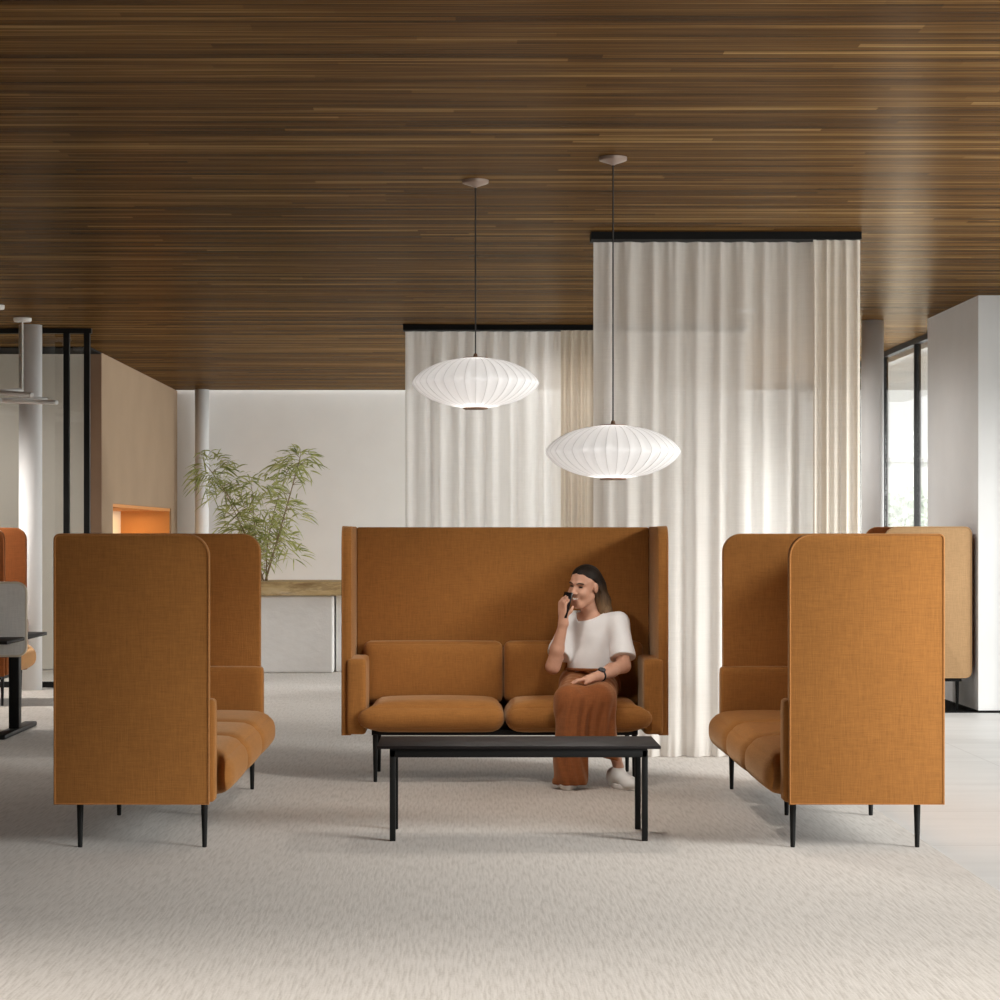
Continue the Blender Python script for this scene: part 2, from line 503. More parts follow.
# white pillar at the right
struct(MB().box(3.915, 4.30, 17.06, 18.92, -.006, CEIL).build('wall_right_pier', M['col_white']))
struct(MB().box(3.908, 4.30, 17.05, 18.92, -.006, .012).build('baseboard_right', M['rail']))

def column(x, y, r, label):
    c = MB().lathe([(r, 0), (r, CEIL)], (x, y, 0), 40).build('round_column', M['col_white'], smooth=False)
    for p in c.data.polygons: p.use_smooth = len(p.vertices) == 4
    tag(c, label, 'column', 'round white columns')
column(-3.74, 19.5, .1, 'white round column in front of the black framed glass partition')
column(3.485, 19.1, .094, 'white round column beside the tall window at the right')
column(-3.26, 28.2, .088, 'white round column behind the bamboo plant')

# window wall along the right
def window_wall(name, ys, z0=.0, z1=CEIL):
    w = empty(name, (4.22, ys[0], 0)); struct(w)
    rel(MB().box(4.19, 4.25, ys[0], ys[-1], z1-.05, z1).build('window_head', M['black']), w)
    rel(MB().box(4.19, 4.25, ys[0], ys[-1], -.006, .05).build('window_sill', M['black']), w)
    for y in ys:
        rel(MB().box(4.19, 4.25, y-.02, y+.02, .05, z1-.05).build('window_frame', M['black']), w)
    for a, b in zip(ys[:-1], ys[1:]):
        rel(MB().box(4.213, 4.227, a+.028, b-.028, .048, z1-.048).build('window_glass', M['glass']), w)
    return w
window_wall('window_1', [-1.4, .8, 3.0, 5.2, 7.4, 9.6, 11.8, 14.0, 17.0])
window_wall('window_2', [18.98, 20.85, 22.45, 24.0, 26.2, 28.4])

# outdoors
struct(MB().box(4.35, 120, -30, 140, -.5, -.15).build('ground', M['tarmac']))
struct(MB().box(4.36, 5.86, 13.0, 29.8, 3.10, 3.35).build('trim_3', M['block']))
tr = empty('tree', (11.3, 57, -.15)); tag(tr, 'green tree outside, paled by painted glare, seen through the right window', 'tree')
rel(MB().tube([(11.3, 57, -.15), (11.35, 57, 1.2)], .10, 8, r2=.06).build('trunk', M['stem'], smooth=True), tr)
_r = random.Random(4); cv = []; cf = []
for _i in range(900):
    _u = _r.random()*2*PI; _w = math.acos(_r.uniform(-1, 1)); _q = .35+.65*_r.random()
    _c = Vector((11.3+.75*_q*math.sin(_w)*math.cos(_u), 57+.75*_q*math.sin(_w)*math.sin(_u), 1.75+.85*_q*math.cos(_w)))
    _a = Vector((_r.uniform(-1, 1), _r.uniform(-1, 1), _r.uniform(-1, 1))).normalized()*.11
    _b = _a.cross(Vector((_r.uniform(-1, 1), _r.uniform(-1, 1), _r.uniform(-1, 1)))).normalized()*.06
    _k = len(cv); cv += [_c-_a, _c+_b, _c+_a, _c-_b]; cf.append((_k, _k+1, _k+2, _k+3))
rel(MB().add(cv, cf).build('crown', M['far_leaf']), tr)
fb = empty('far_building', (14.5, 62, 0)); tag(fb, 'pale low building far outside the right window', 'building')
rel(MB().box(9.5, 22, 62, 72, -.15, 3.33).build('facade', M['far_build']), fb)
rel(MB().box(9.3, 22.2, 61.8, 72.2, 3.33, 3.45).build('roof', M['tarmac']), fb)

# ------------------------------------------------------------------ sofas
def arc(cy, cz, r, a0, a1, n=8):
    return [(cy+r*math.cos(a0+(a1-a0)*i/n), cz+r*math.sin(a0+(a1-a0)*i/n)) for i in range(n+1)]

def make_sofa(name, L, n, z0, z1, legs_x, mat, arm_top, seat_top, label, cat, group, seat_mat=None,
              proud=.085, back_mat=None, far_mat=None, depth=.66, rad=.095, all_round=False, split=1, back_top=None):
    """front towards -y, centre of the footprint at the origin"""
    root = empty(name); tag(root, label, cat, group)
    h = depth/2; th = .052
    yF, yB = -h, h
    # side panels with a rounded top front corner
    rb = .02
    def prof(d=0.0):
        p = [(yB-d-rb, z0+d), ]
        p = []
        if all_round: p += arc(yB-d-.05, z0+d+.05, .05, -PI/2, 0, 5)
        else: p += [(yB-d, z0+d)]
        if all_round: p += arc(yB-d-.05, z1-d-.05, .05, 0, PI/2, 5)
        else: p += arc(yB-d-rb, z1-d-rb, rb, 0, PI/2, 4)
        p += arc(yF+d+rad, z1-d-rad, rad, PI/2, PI, 10)
        p += [(yF+d, z0+d)]
        return p
    for s in (-1, 1):
        xo = s*L/2; xi = s*(L/2-th)
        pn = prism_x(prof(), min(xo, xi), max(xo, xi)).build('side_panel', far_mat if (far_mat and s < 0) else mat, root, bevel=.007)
        pts = [( s*(L/2-.002), y, z) for y, z in prof(.003)]
        MB().tube(pts, .0055, 6, closed=True).build('piping', M['fabric_edge'] if mat is M['fabric'] else mat, pn, smooth=True)
    # back panel between the sides
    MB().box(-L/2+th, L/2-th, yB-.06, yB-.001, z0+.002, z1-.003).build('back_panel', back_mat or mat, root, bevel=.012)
    # arms
    aw = .108
    for s in (-1, 1):
        xc = s*(L/2-th+.028-aw/2)
        a0 = yF-.022; a1 = yB-.215
        rounded_box(xc, (a0+a1)/2, (z0+.005+arm_top)/2, aw/2, (a1-a0)/2, (arm_top-z0-.005)/2, .022, .003, 10).build('arm', mat, root, smooth=True)
    # base frame
    fi = .03 if n == 1 else .16
    MB().box(-L/2+fi, L/2-fi, yF+.03, yB-.07, z0-(.028 if n == 1 else .002), z0+.028).build('base_frame', M['black'], root, bevel=.004)
    inner = L-2*th+.056-2*aw-.012
    w = inner/n
    sb = z0+.018
    ys0, ys1 = yF-proud, yB-.20
    for k in range(n):
        xc = -inner/2+w*(k+.5)
        # seats overlap the arm fronts, as wide as the gap in front of them allows
        ww = w
        c = rounded_box(xc, (ys0+ys1)/2, (sb+seat_top-.022)/2, ww/2-.002, (ys1-ys0)/2, (seat_top-.022-sb)/2, .085, .026, 16, front=.012)
        # the front of each end cushion spreads sideways in front of the arm
        for s, edge in ((-1, k == 0), (1, k == n-1)):
            if edge:
                for i, v in enumerate(c.v):
                    t = min(1, max(0, (yF-.028-v[1])/.03)); f = min(1, max(0, s*(v[0]-xc)/(ww/2)))
                    c.v[i] = (v[0]+s*.078*t*f, v[1], v[2])
        c.build('seat_cushion', seat_mat or mat, root, smooth=True)
    bt = back_top if back_top else arm_top+.075
    for k in range(n):
        wb = (inner+.09)/n
        xc = -(inner+.09)/2+wb*(k+.5)
        c = rounded_box(xc, yB-.06-.075, (seat_top-.055+bt)/2, wb/2-.002, .072, (bt-seat_top+.055)/2, .04, .006, 14, front=.02)
        c.build('back_cushion', mat, root, smooth=True)
    for x in legs_x:
        for y in (yF+(.034 if x else .166), yB-.09):
            MB().lathe([(.0085, 0), (.010, .003), (.0145, z0-.02), (.0145, z0+.004)], (x, y, 0), 14).build('leg', M['black'], root, smooth=False)
    return root

sofa_c = make_sofa('high_back_sofa', 1.77, 2, .256, 1.392, (-.705, .705), M['fabric'], .672, .452,
    'ochre two-seat high-back sofa facing us with a woman sitting on it', 'sofa', None, back_top=.742)
sofa_c.location = (.233, 12.546, 0)
sofa_l = make_sofa('high_back_sofa', 2.46, 3, .198, 1.35, (-1.10, 0, 1.10), M['fabric'], .645, .432,
    'ochre three-seat high-back sofa at left, its shaded end panel towards us, facing right', 'sofa', None)
sofa_l.location = (-1.406, 10.80, 0); sofa_l.rotation_euler.z = PI/2

def copy_tree(o, parent=None):
    c = o.copy(); COL.objects.link(c)
    if parent: c.parent = parent
    for ch in list(o.children): copy_tree(ch, c)
    return c
sofa_r = copy_tree(sofa_l)
sofa_r.location = (1.722, 10.80, 0); sofa_r.rotation_euler.z = -PI/2
tag(sofa_r, 'ochre three-seat high-back sofa at right, its bright end panel towards us, facing left', 'sofa')

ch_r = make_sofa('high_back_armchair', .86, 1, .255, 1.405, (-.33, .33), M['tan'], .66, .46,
    'high-back armchair far right, tan painted in for strong light, standing against the white pier', 'armchair', None, back_mat=M['rust'], far_mat=M['rust'], all_round=True)  # tan near side stands in for the light falling on it
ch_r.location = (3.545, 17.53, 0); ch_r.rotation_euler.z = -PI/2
ch_l = make_sofa('high_back_armchair', .92, 1, .235, 1.40, (-.36, .36), M['rust'], .66, .47,
    'rust high-back armchair with tan seat at the far left edge, behind the desk', 'armchair', None, seat_mat=M['seat_tan'], proud=.10)
ch_l.location = (-3.91, 18.05, 0); ch_l.rotation_euler.z = PI/2
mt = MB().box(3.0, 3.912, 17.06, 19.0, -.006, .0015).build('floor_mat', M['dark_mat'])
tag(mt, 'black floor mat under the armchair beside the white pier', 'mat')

# ------------------------------------------------------------------ coffee table
ct = empty('coffee_table', (.249, 10.10, 0)); tag(ct, 'long low black coffee table in front of the middle sofa', 'table')
rel(MB().box(-.3735, .872, 9.86, 10.345, .407, .421).build('table_top', M['black_top'], bevel=.004), ct)
rel(MB().box(-.318, .815, 9.885, 10.30, .368, .407).build('apron', M['black'], bevel=.003), ct)
for x in (-.318, .817):
    for y in (9.885, 10.28):
        rel(MB().box(x-.0 if x < 0 else x-.026, x+.026 if x < 0 else x, y, y+.026, 0, .40).build('leg', M['black'], bevel=.003), ct)

# ------------------------------------------------------------------ desk with screen at far left
dk = empty('bench_desk', (-3.7, 15.3, 0)); tag(dk, 'black topped office bench desk at the left edge', 'desk')
for a, b in ((14.6, 15.185), (15.245, 16.0)): rel(MB().box(-4.6, -2.95, a, b, .632, .655).build('desk_top', M['black_top'], bevel=.006), dk)
rel(MB().box(-4.5, -3.02, 15.27, 15.34, .585, .632).build('beam', M['black']), dk)
rel(MB().box(-3.075, -3.005, 15.26, 15.35, .03, .632).build('leg', M['black'], bevel=.005), dk)
rel(MB().box(-3.085, -2.995, 14.75, 15.86, 0, .032).build('foot', M['black'], bevel=.008), dk)
sp = []
for cx, cz, a0 in ((-3.010, .955, 0), (-4.4, .955, PI/2), (-4.4, .59, PI), (-3.010, .59, 1.5*PI)):
    sp += arc(cx, cz, .06, a0, a0+PI/2, 6)
n_ = len(sp)
scr = empty('desk_screen', (-3.7, 15.215, .53)); tag(scr, 'light grey rounded privacy screen on the bench desk at left edge', 'screen')
mb = MB().add([(x, 15.202, z) for x, z in sp]+[(x, 15.228, z) for x, z in sp],
    [tuple(range(n_)), tuple(reversed(range(n_, 2*n_)))]+[(i, (i+1) % n_, n_+(i+1) % n_, n_+i) for i in range(n_)])
rel(mb.build('panel', M['screen'], bevel=.004), scr)
rel(MB().tube([(x, 15.215, z) for x, z in sp], .013, 8, closed=True).build('edging', M['screen_edge'], smooth=True), scr)

# ------------------------------------------------------------------ curtains and rails
def curtain(name, xa, xb, y, z0, z1, amp, wl, mat, label, seed, group=None, ripple=0.0, flare=0.0):
    rnd = random.Random(seed)
    nx = max(60, int((xb-xa)/.008)); zs = [0, .015, .06, .15, .35, .6, .8, .93, .985, 1.0]
    ph = rnd.random()*6; vs = []; fs = []
    ks = [(2*PI/wl, 1.0, ph), (2*PI/(wl*1.73), .55, ph*2.1), (2*PI/(wl*.61), .28, ph*3.3)]
    for t in zs:
        z = z0+(z1-z0)*t
        a = amp*(1.0-.30*t) if t < .95 else amp*.42
        for i in range(nx+1):
            x = xa+(xb-xa)*i/nx
            q = sum(w*math.sin(k*x+p+.25*math.sin(2.2*t+x)) for k, w, p in ks)
            # sharpen into soft pleats
            d = a*math.copysign(abs(q)**.8, q)
            dx = 0
            if t > .97: d += .004*math.sin(x*2*PI/.045)
            if t < .02 and ripple: d += ripple*math.sin(x*2*PI/.05)
            vs.append((x+dx, y+d, z))
    for j in range(len(zs)-1):
        for i in range(nx):
            o = j*(nx+1)+i
            fs.append((o, o+1, o+nx+2, o+nx+1))
    c = MB().add(vs, fs).build(name, mat, smooth=True)
    return tag(c, label, 'curtain', group)
YF, YB = 13.6, 19.6
curtain('sheer_curtain', .795, 2.130, YF, .006, CEIL-.046, .032, .135, M['sheer'], 'tall sheer white curtain on the nearer rail, behind the sofas', 3, ripple=.006)
curtain('gathered_curtain', 2.105, 2.392, YF-.095, .006, CEIL-.046, .026, .062, M['drape'], 'narrow gathered curtain bunched at the right end of the nearer rail', 5)
curtain('sheer_curtain', -.495, .865, YB, .006, CEIL-.046, .034, .15, M['sheer_far'], 'sheer white curtain on the farther rail behind the left lamp', 11)
curtain('sheer_curtain', 1.215, 2.46, YB, .006, CEIL-.046, .034, .15, M['sheer_far'], 'sheer curtain on the farther rail seen through the nearer one', 13)
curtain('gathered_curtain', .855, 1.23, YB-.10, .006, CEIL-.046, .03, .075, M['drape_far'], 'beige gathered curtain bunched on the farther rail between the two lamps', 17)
r1 = MB().box(.775, 2.392, YF-.135, YF+.05, CEIL-.045, CEIL-.001).build('curtain_rail', M['rail'])
tag(r1, 'nearer black ceiling curtain rail, above the right of the sofa', 'curtain rail')
r2 = MB().box(-.51, 2.48, YB-.15, YB+.05, CEIL-.045, CEIL-.001).build('curtain_rail', M['rail'])
tag(r2, 'farther black ceiling curtain rail, above the left lamp', 'curtain rail')

# ------------------------------------------------------------------ pendant lamps
def pendant(x, y, zc, label):
    root = empty('pendant_lamp', (x, y, zc)); tag(root, label, 'lamp', 'saucer pendants')
    R = .325
    # saucer profile, bottom to top, flat lens shape with a rounder middle
    pr = []
    for i in range(29):
        t = -1+2*i/28
        zz = .127*t
        r = R*(1-abs(t)**1.4)**.42
        r = max(r, .062)
        pr.append((r, zz))
    nr = 36
    def rib(a, r, z): return 1-.020*(1-abs(math.sin(a*nr/2)))*0 - .016*abs(math.sin(a*nr/2))**2
    n = nr*8
    vs = []; fs = []
    for r, z in pr:
        for k in range(n):
            a = 2*PI*k/n; rr = r*(1-.017*math.sin(a*nr/2)**2)
            vs.append((rr*math.cos(a), rr*math.sin(a), z))
    for i in range(len(pr)-1):
        for k in range(n):
            fs.append((i*n+k, i*n+(k+1) % n, (i+1)*n+(k+1) % n, (i+1)*n+k))
    sh = MB().add(vs, fs).build('shade', M['shade'], root, smooth=True)
    rb = MB()
    for k in range(nr):
        a = 2*PI*k/nr
        rb.tube([(r*1.0015*math.cos(a), r*1.0015*math.sin(a), z) for r, z in pr[1:-1]], .0013, 5)
    rb.build('wire_ribs', M['rib'], root, smooth=True)
    MB().lathe([(.058, -.135), (.064, -.133), (.064, -.125), (.050, -.123)], n=32).build('bottom_ring', M['ring'], root)
    MB().lathe([(.064, .124), (.064, .130), (.012, .134), (.008, .15)], n=32).build('top_cap', M['ring'], root)
    top = CEIL-zc
    MB().tube([(0, 0, .148), (0, 0, top-.04)], .0035, 8).build('cord', M['cord'], root)
    MB().lathe([(.007, top-.040), (.012, top-.036), (.060, top-.020), (.066, top-.017), (.067, top-.002), (.050, top-.0005)], n=32).build('canopy', M['bronze'], root)
    # the bulb: glass globe giving off the light
    L = bpy.data.lights.new('bulb_light', 'POINT'); L.energy = PEND; L.shadow_soft_size = .045; L.color = (1, .975, .945)
    lo = bpy.data.objects.new('bulb_light', L); COL.objects.link(lo); lo.parent = root; lo.location = (0, 0, -.035)
    S = bpy.data.lights.new('down_spot', 'SPOT'); S.energy = DOWN; S.spot_size = math.radians(165); S.spot_blend = .6
    S.shadow_soft_size = .05; S.color = (1, .955, .90)
    so = bpy.data.objects.new('down_spot', S); COL.objects.link(so); so.parent = root; so.location = (0, 0, -.150)
    return root
PEND = 2.3
DOWN = 45.0
pendant(.069, 11.5, 2.122, 'white saucer pendant lamp hanging higher, left of the other')
pendant(.725, 10.8, 1.744, 'white saucer pendant lamp hanging lower, right, above the woman')

# added fill spots, unseen, in made-up ceiling rings: a row over the foreground, two behind the nearer curtain
def down_spot(k, x, y, e, cone, blend):
    o = struct(MB().lathe([(.075, -.006), (.085, -.006), (.085, 0), (.062, 0), (.055, .0)], (x, y, CEIL-.0005), 28).build('trim_%d' % k, M['white_metal']))  # made-up ring around the fill spot
    S = bpy.data.lights.new('ceiling_fill_spot', 'SPOT'); S.energy = e; S.spot_size = math.radians(cone); S.spot_blend = blend
    S.shadow_soft_size = .06; S.color = (1, .97, .93)
    so = bpy.data.objects.new('ceiling_fill_spot', S); COL.objects.link(so); so.location = (x, y, CEIL-.02)
for k, (x, y) in enumerate(((-2.6, 5.9), (-.9, 5.9), (.8, 5.9), (2.5, 5.9))):
    down_spot(10+k, x, y, 265 if x < 0 else 130, 74, .9)
for k, (x, y) in enumerate(((2.60, 15.6), (2.30, 18.2))):
    down_spot(20+k, x, y, (75, 135)[k], 168, .8)
down_spot(30, -5.3, 21.0, 130, 165, .6)
down_spot(31, -4.4, 12.6, 100, 150, .8)
down_spot(32, 1.0, 20.6, 105, 170, .5)
# linear tube lamp at far left
tl = empty('tube_chandelier', (-3.75, 18.4, 2.45)); tag(tl, 'white crossed-tube hanging lamp near the ceiling at far left', 'lamp')
def ccan(px, py, D):
    c = P(px, py, D); c.z = CEIL
    rel(MB().lathe([(.012, -.035), (.07, -.032), (.075, -.020), (.075, -.0005)], tuple(c), 24).build('canopy', M['white_metal']), tl)
    rel(MB().tube([(c.x, c.y, CEIL-.03), (c.x, c.y, 2.50)], .007, 8).build('rod', M['white_metal']), tl)
ccan(22.5, 318, 18.85); ccan(-5, 305, 17.8)
for a, b, rr in (((-60, 394, 18.2), (22, 390.5, 18.8), .020), ((-60, 388, 19.2), (32, 395, 18.0), .022),
             ((-60, 401.5, 18.0), (47, 399.5, 18.6), .020), ((-60, 399, 18.9), (57, 402.5, 17.9), .020)):
    A, B = P(*a), P(*b)
    d = (B-A).normalized()
    pts = [A, A.lerp(B, .5), B-d*.01]
    rel(MB().tube([A, B], rr, 12).build('light_tube', M['white_metal'], bevel=.008), tl)
    mid = A.lerp(B, .72)
rel(MB().tube([P(22.5, 390, 18.85), P(22.5, 402, 18.6)], .010, 8).build('clamp', M['white_metal']), tl)
rel(MB().tube([P(-5, 388, 17.8), P(-5, 403, 18.3)], .010, 8).build('clamp', M['white_metal']), tl)

for p_ in ((-4.5, 17.4, 2.44), (-4.9, 18.6, 2.44)):
    L = bpy.data.lights.new('tube_light', 'SPOT'); L.energy = 300; L.shadow_soft_size = .15; L.color = (1, .96, .91)
    L.spot_size = math.radians(176); L.spot_blend = 1.0
    lo = bpy.data.objects.new('tube_light', L); COL.objects.link(lo); rel(lo, tl); lo.location = (p_[0], p_[1], 2.44)
# ------------------------------------------------------------------ planter and bamboo
pl = empty('planter_bench', (-2.0, 22.3, 0)); tag(pl, 'white block planter bench with veined wooden slab top', 'planter')
rel(rounded_box(-2.325, 22.35, .375, 1.075, .50, .375, .02, 0, 18).build('block', M['block'], smooth=False), pl)
rel(MB().box(-1.235, -.75, 22.02, 22.85, .0, .75).build('end_block', M['block'], bevel=.01), pl)
rel(MB().box(-3.42, -.72, 21.80, 22.86, .752, .885).build('slab_top', M['slab'], bevel=.012), pl)

bp = empty('bamboo_plant', (-1.98, 22.3, .885)); tag(bp, 'leafy green bamboo plant growing from the planter bench', 'plant')
rnd = random.Random(21)
def bez(p0, p1, p2, n=14):
    return [p0*(1-t)**2+p1*2*t*(1-t)+p2*t*t for t in [i/n for i in range(n+1)]]
stems = []
D0 = 22.3
base = P(264, 580, D0); base.z = .886
for tgt, mid, dd, r in (((204, 462), (248, 530), .12, .010), ((300, 458), (283, 520), -.1, .011), ((252, 490), (256, 540), .2, .008),
                   ((288, 470), (270, 530), .15, .008), ((222, 486), (250, 545), -.22, .008), ((285, 520), (270, 560), -.3, .006), ((238, 520), (252, 560), .3, .006)):
    e = P(tgt[0], tgt[1], D0+dd); m = P(mid[0], mid[1], D0+dd*.5)
    b = base+Vector((rnd.uniform(-.05, .05), rnd.uniform(-.05, .05), 0))
    pts = bez(b, m*2-(b+e)*.5, e)
    stems.append(pts)
    rel(MB().tube(pts, r, 7, r2=r*.35).build('stem', M['stem'], smooth=True), bp)
lv = MB()
def leaf(p, d, L, w):
    d = d.normalized()
    side = d.cross(Vector((rnd.uniform(-.6, .6), rnd.uniform(-1, -.2), rnd.uniform(-.2, 1))))
    if side.length < .05: side = Vector((1, 0, 0))
    side.normalize()
    droop = Vector((0, 0, -1))
    vs = []
    for t, ww in ((0, .12), (.25, .9), (.55, 1.0), (.8, .6), (1.0, .03)):
        c = p+d*(L*t)+droop*(L*.38*t*t)
        c.z = max(c.z, .90)
        vs.append(c-side*(w*ww)); vs.append(c+side*(w*ww))
    lv.add(vs, [(2*i, 2*i+1, 2*i+3, 2*i+2) for i in range(4)])
tw = MB()
def clump(c, rx, rz, n, lmin=.10, lmax=.20):
    for _ in range(int(n*.62)):
        u = rnd.random()*2*PI; v = rnd.random()**.5
        p = c+Vector((math.cos(u)*rx*v, rnd.uniform(-.18, .18), math.sin(u)*rz*v))
        d = Vector((math.cos(u)*.8+rnd.uniform(-.7, .7), rnd.uniform(-.7, .7), math.sin(u)*.4+rnd.uniform(-.35, .5)))
        leaf(p, d, rnd.uniform(lmin, lmax), rnd.uniform(.005, .0088))
def cl(px, py, rpx, rpz, n, dd=0):
    clump(P(px, py, D0+dd), rpx*D0/F, rpz*D0/F, n)
cl(212, 468, 17, 14, 150); cl(205, 482, 13, 9, 45); cl(232, 480, 14, 12, 50); cl(222, 495, 14, 10, 40)
cl(300, 458, 14, 9, 95); cl(292, 470, 13, 10, 60); cl(308, 470, 7, 8, 28); cl(282, 464, 8, 7, 26)
cl(258, 484, 18, 9, 100); cl(262, 505, 20, 12, 80, .1); cl(240, 515, 18, 14, 70); cl(285, 505, 13, 12, 50); cl(296, 515, 10, 10, 30)
cl(265, 530, 18, 12, 90); cl(245, 535, 14, 10, 50); cl(285, 540, 13, 11, 50); cl(292, 555, 9, 8, 24); cl(268, 555, 9, 9, 28); cl(232, 525, 14, 10, 40)
for st in stems:
    for p in st[4:]:
        for _ in range(2):
            q = p+Vector((rnd.uniform(-.13, .13), rnd.uniform(-.1, .1), rnd.uniform(.0, .12)))
            tw.tube([p, q], .0028, 4, r2=.0015)
            for _ in range(3):
                leaf(q, Vector((rnd.uniform(-1, 1), rnd.uniform(-.6, .6), rnd.uniform(-.5, .6))), rnd.uniform(.09, .17), rnd.uniform(.0045, .008))
rel(lv.build('foliage', M['leaf']), bp)
rel(tw.build('twigs', M['stem']), bp)['kind'] = 'stuff'

# ------------------------------------------------------------------ the woman on the middle sofa
class Field:
    """distance field on a grid, meshed with surface nets"""
    def __init__(s, lo, hi, h):
        s.lo = np.array(lo, float); s.h = h
        s.n = [int((b-a)/h)+1 for a, b in zip(lo, hi)]
        s.d = np.full(s.n, .2, np.float32)
    def region(s, lo, hi, pad):
        a = [max(0, int((l-pad-o)/s.h)) for l, o in zip(lo, s.lo)]
        b = [min(n, int((u+pad-o)/s.h)+2) for u, o, n in zip(hi, s.lo, s.n)]
        if any(q <= p for p, q in zip(a, b)): return None
        ax = [s.lo[i]+s.h*np.arange(a[i], b[i], dtype=np.float32) for i in range(3)]
        g = np.meshgrid(*ax, indexing='ij')
        return (slice(a[0], b[0]), slice(a[1], b[1]), slice(a[2], b[2])), g
    def put(s, sl, d, k, sub=False):
        o = s.d[sl]
        if sub: o = -o
        if k > 0:
            h = np.clip(.5+.5*(o-d)/k, 0, 1)
            r = o*(1-h)+d*h-k*h*(1-h)
        else: r = np.minimum(o, d)
        s.d[sl] = -r if sub else r
    def cap(s, a, b, ra, rb=None, k=.02, sub=False):
        rb = ra if rb is None else rb
        a = np.array(a, float); b = np.array(b, float); r = max(ra, rb)
        R = s.region(np.minimum(a, b)-r, np.maximum(a, b)+r, k+.05)
        if R is None: return
        sl, (X, Y, Z) = R
        ab = b-a; L = max(ab@ab, 1e-12)
        t = np.clip(((X-a[0])*ab[0]+(Y-a[1])*ab[1]+(Z-a[2])*ab[2])/L, 0, 1)
        d = np.sqrt((X-a[0]-t*ab[0])**2+(Y-a[1]-t*ab[1])**2+(Z-a[2]-t*ab[2])**2)-(ra+(rb-ra)*t)
        s.put(sl, d, k, sub)
    def chain(s, pts, rs, k=.02):
        for p, q, a, b in zip(pts[:-1], pts[1:], rs[:-1], rs[1:]): s.cap(p, q, a, b, k)
    def ell(s, c, R, ax=None, k=.02, sub=False):
        c = np.array(c, float); A = np.eye(3) if ax is None else np.array(ax, float)
        m = max(R); G = s.region(c-m, c+m, k+.05)
        if G is None: return
        sl, (X, Y, Z) = G
        p = [(X-c[0])*A[i][0]+(Y-c[1])*A[i][1]+(Z-c[2])*A[i][2] for i in range(3)]
        k0 = np.sqrt(sum((q/r)**2 for q, r in zip(p, R)))
        k1 = np.sqrt(sum((q/r**2)**2 for q, r in zip(p, R)))+1e-9
        s.put(sl, k0*(k0-1)/k1, k, sub)
    def grid(s):
        return np.meshgrid(*[s.lo[i]+s.h*np.arange(s.n[i], dtype=np.float32) for i in range(3)], indexing='ij')
    def cut(s, d):  # keep where d < 0
        s.d = np.maximum(s.d, d)
    def mesh(s, name, mat, parent, smooth_it=2):
        d = s.d; n = d.shape; ins = d < 0
        c = np.zeros([k-1 for k in n], np.int8)
        for i in (0, 1):
            for j in (0, 1):
                for k in (0, 1):
                    c += ins[i:n[0]-1+i, j:n[1]-1+j, k:n[2]-1+k]
        act = np.argwhere((c > 0) & (c < 8))
        idm = np.full(c.shape, -1, np.int64); idm[tuple(act.T)] = np.arange(len(act))
        acc = np.zeros((len(act), 3)); cnt = np.zeros(len(act))
        cor = [(i, j, k) for i in (0, 1) for j in (0, 1) for k in (0, 1)]
        for p in cor:
            for a in range(3):
                if p[a] == 0:
                    q = list(p); q[a] = 1
                    v0 = d[tuple((act+p).T)]; v1 = d[tuple((act+q).T)]
                    m = (v0 < 0) != (v1 < 0)
                    t = np.where(m, v0/np.where(m, v0-v1, 1), 0)
                    pos = np.array(p, float)[None, :].repeat(len(act), 0); pos[:, a] += t
                    acc[m] += pos[m]; cnt[m] += 1
        V = s.lo+s.h*(act+acc/cnt[:, None])
        faces = []
        for a in range(3):
            b, e = (a+1) % 3, (a+2) % 3
            s0 = [slice(None)]*3; s1 = [slice(None)]*3
            s0[a] = slice(0, -1); s1[a] = slice(1, None)
            x = np.argwhere(ins[tuple(s0)] != ins[tuple(s1)])
            x = x[(x[:, b] > 0) & (x[:, e] > 0) & (x[:, b] < n[b]-1) & (x[:, e] < n[e]-1)]
            fl = ins[tuple(x.T)]
            quad = []
            for db, de in ((-1, -1), (0, -1), (0, 0), (-1, 0)):
                y = x.copy(); y[:, b] += db; y[:, e] += de
                quad.append(idm[tuple(y.T)])
            Q = np.stack(quad, 1); Q = np.where(fl[:, None], Q, Q[:, ::-1])
            faces.append(Q[(Q >= 0).all(1)])
        Q = np.concatenate(faces)
        E = np.concatenate([Q[:, [i, (i+1) % 4]] for i in range(4)])
        for _ in range(smooth_it):
            S = np.zeros_like(V); N = np.zeros(len(V))
            np.add.at(S, E[:, 0], V[E[:, 1]]); np.add.at(S, E[:, 1], V[E[:, 0]])
            np.add.at(N, E[:, 0], 1); np.add.at(N, E[:, 1], 1)
            V = V*.5+.5*S/np.maximum(N, 1)[:, None]
        me = bpy.data.meshes.new(name); me.from_pydata(V.tolist(), [], Q.tolist()); me.materials.append(mat)
        me.polygons.foreach_set('use_smooth', [True]*len(me.polygons))
        o = bpy.data.objects.new(name, me); COL.objects.link(o)
        if parent: rel(o, parent)
        return o

wm = empty('person', (.70, 12.3, 0))
tag(wm, 'woman in a white T-shirt and rust trousers sitting on the middle sofa, phoning', 'person')
A_ = lambda *t: np.array(t, float)
# head frame: f forward, l her left, u up
yaw, pit, rol = .66, .10, -.10
fz = Matrix.Rotation(-yaw, 3, 'Z')
f0 = fz @ Vector((0, -1, 0)); l0 = fz @ Vector((1, 0, 0)); u0 = Vector((0, 0, 1))
Rp = Matrix.Rotation(pit, 3, l0); f0 = Rp @ f0; u0 = Rp @ u0
Rr = Matrix.Rotation(rol, 3, f0); l0 = Rr @ l0; u0 = Rr @ u0
HF, HL, HU = (np.array(v) for v in (f0, l0, u0))
HC = A_(.672, 12.42, 1.062)
HS = .96
def H(f, l, u): return HC+HS*(HF*f+HL*l+HU*u)
HA = [HF, HL, HU]
def hr(*r): return [q*HS for q in r]
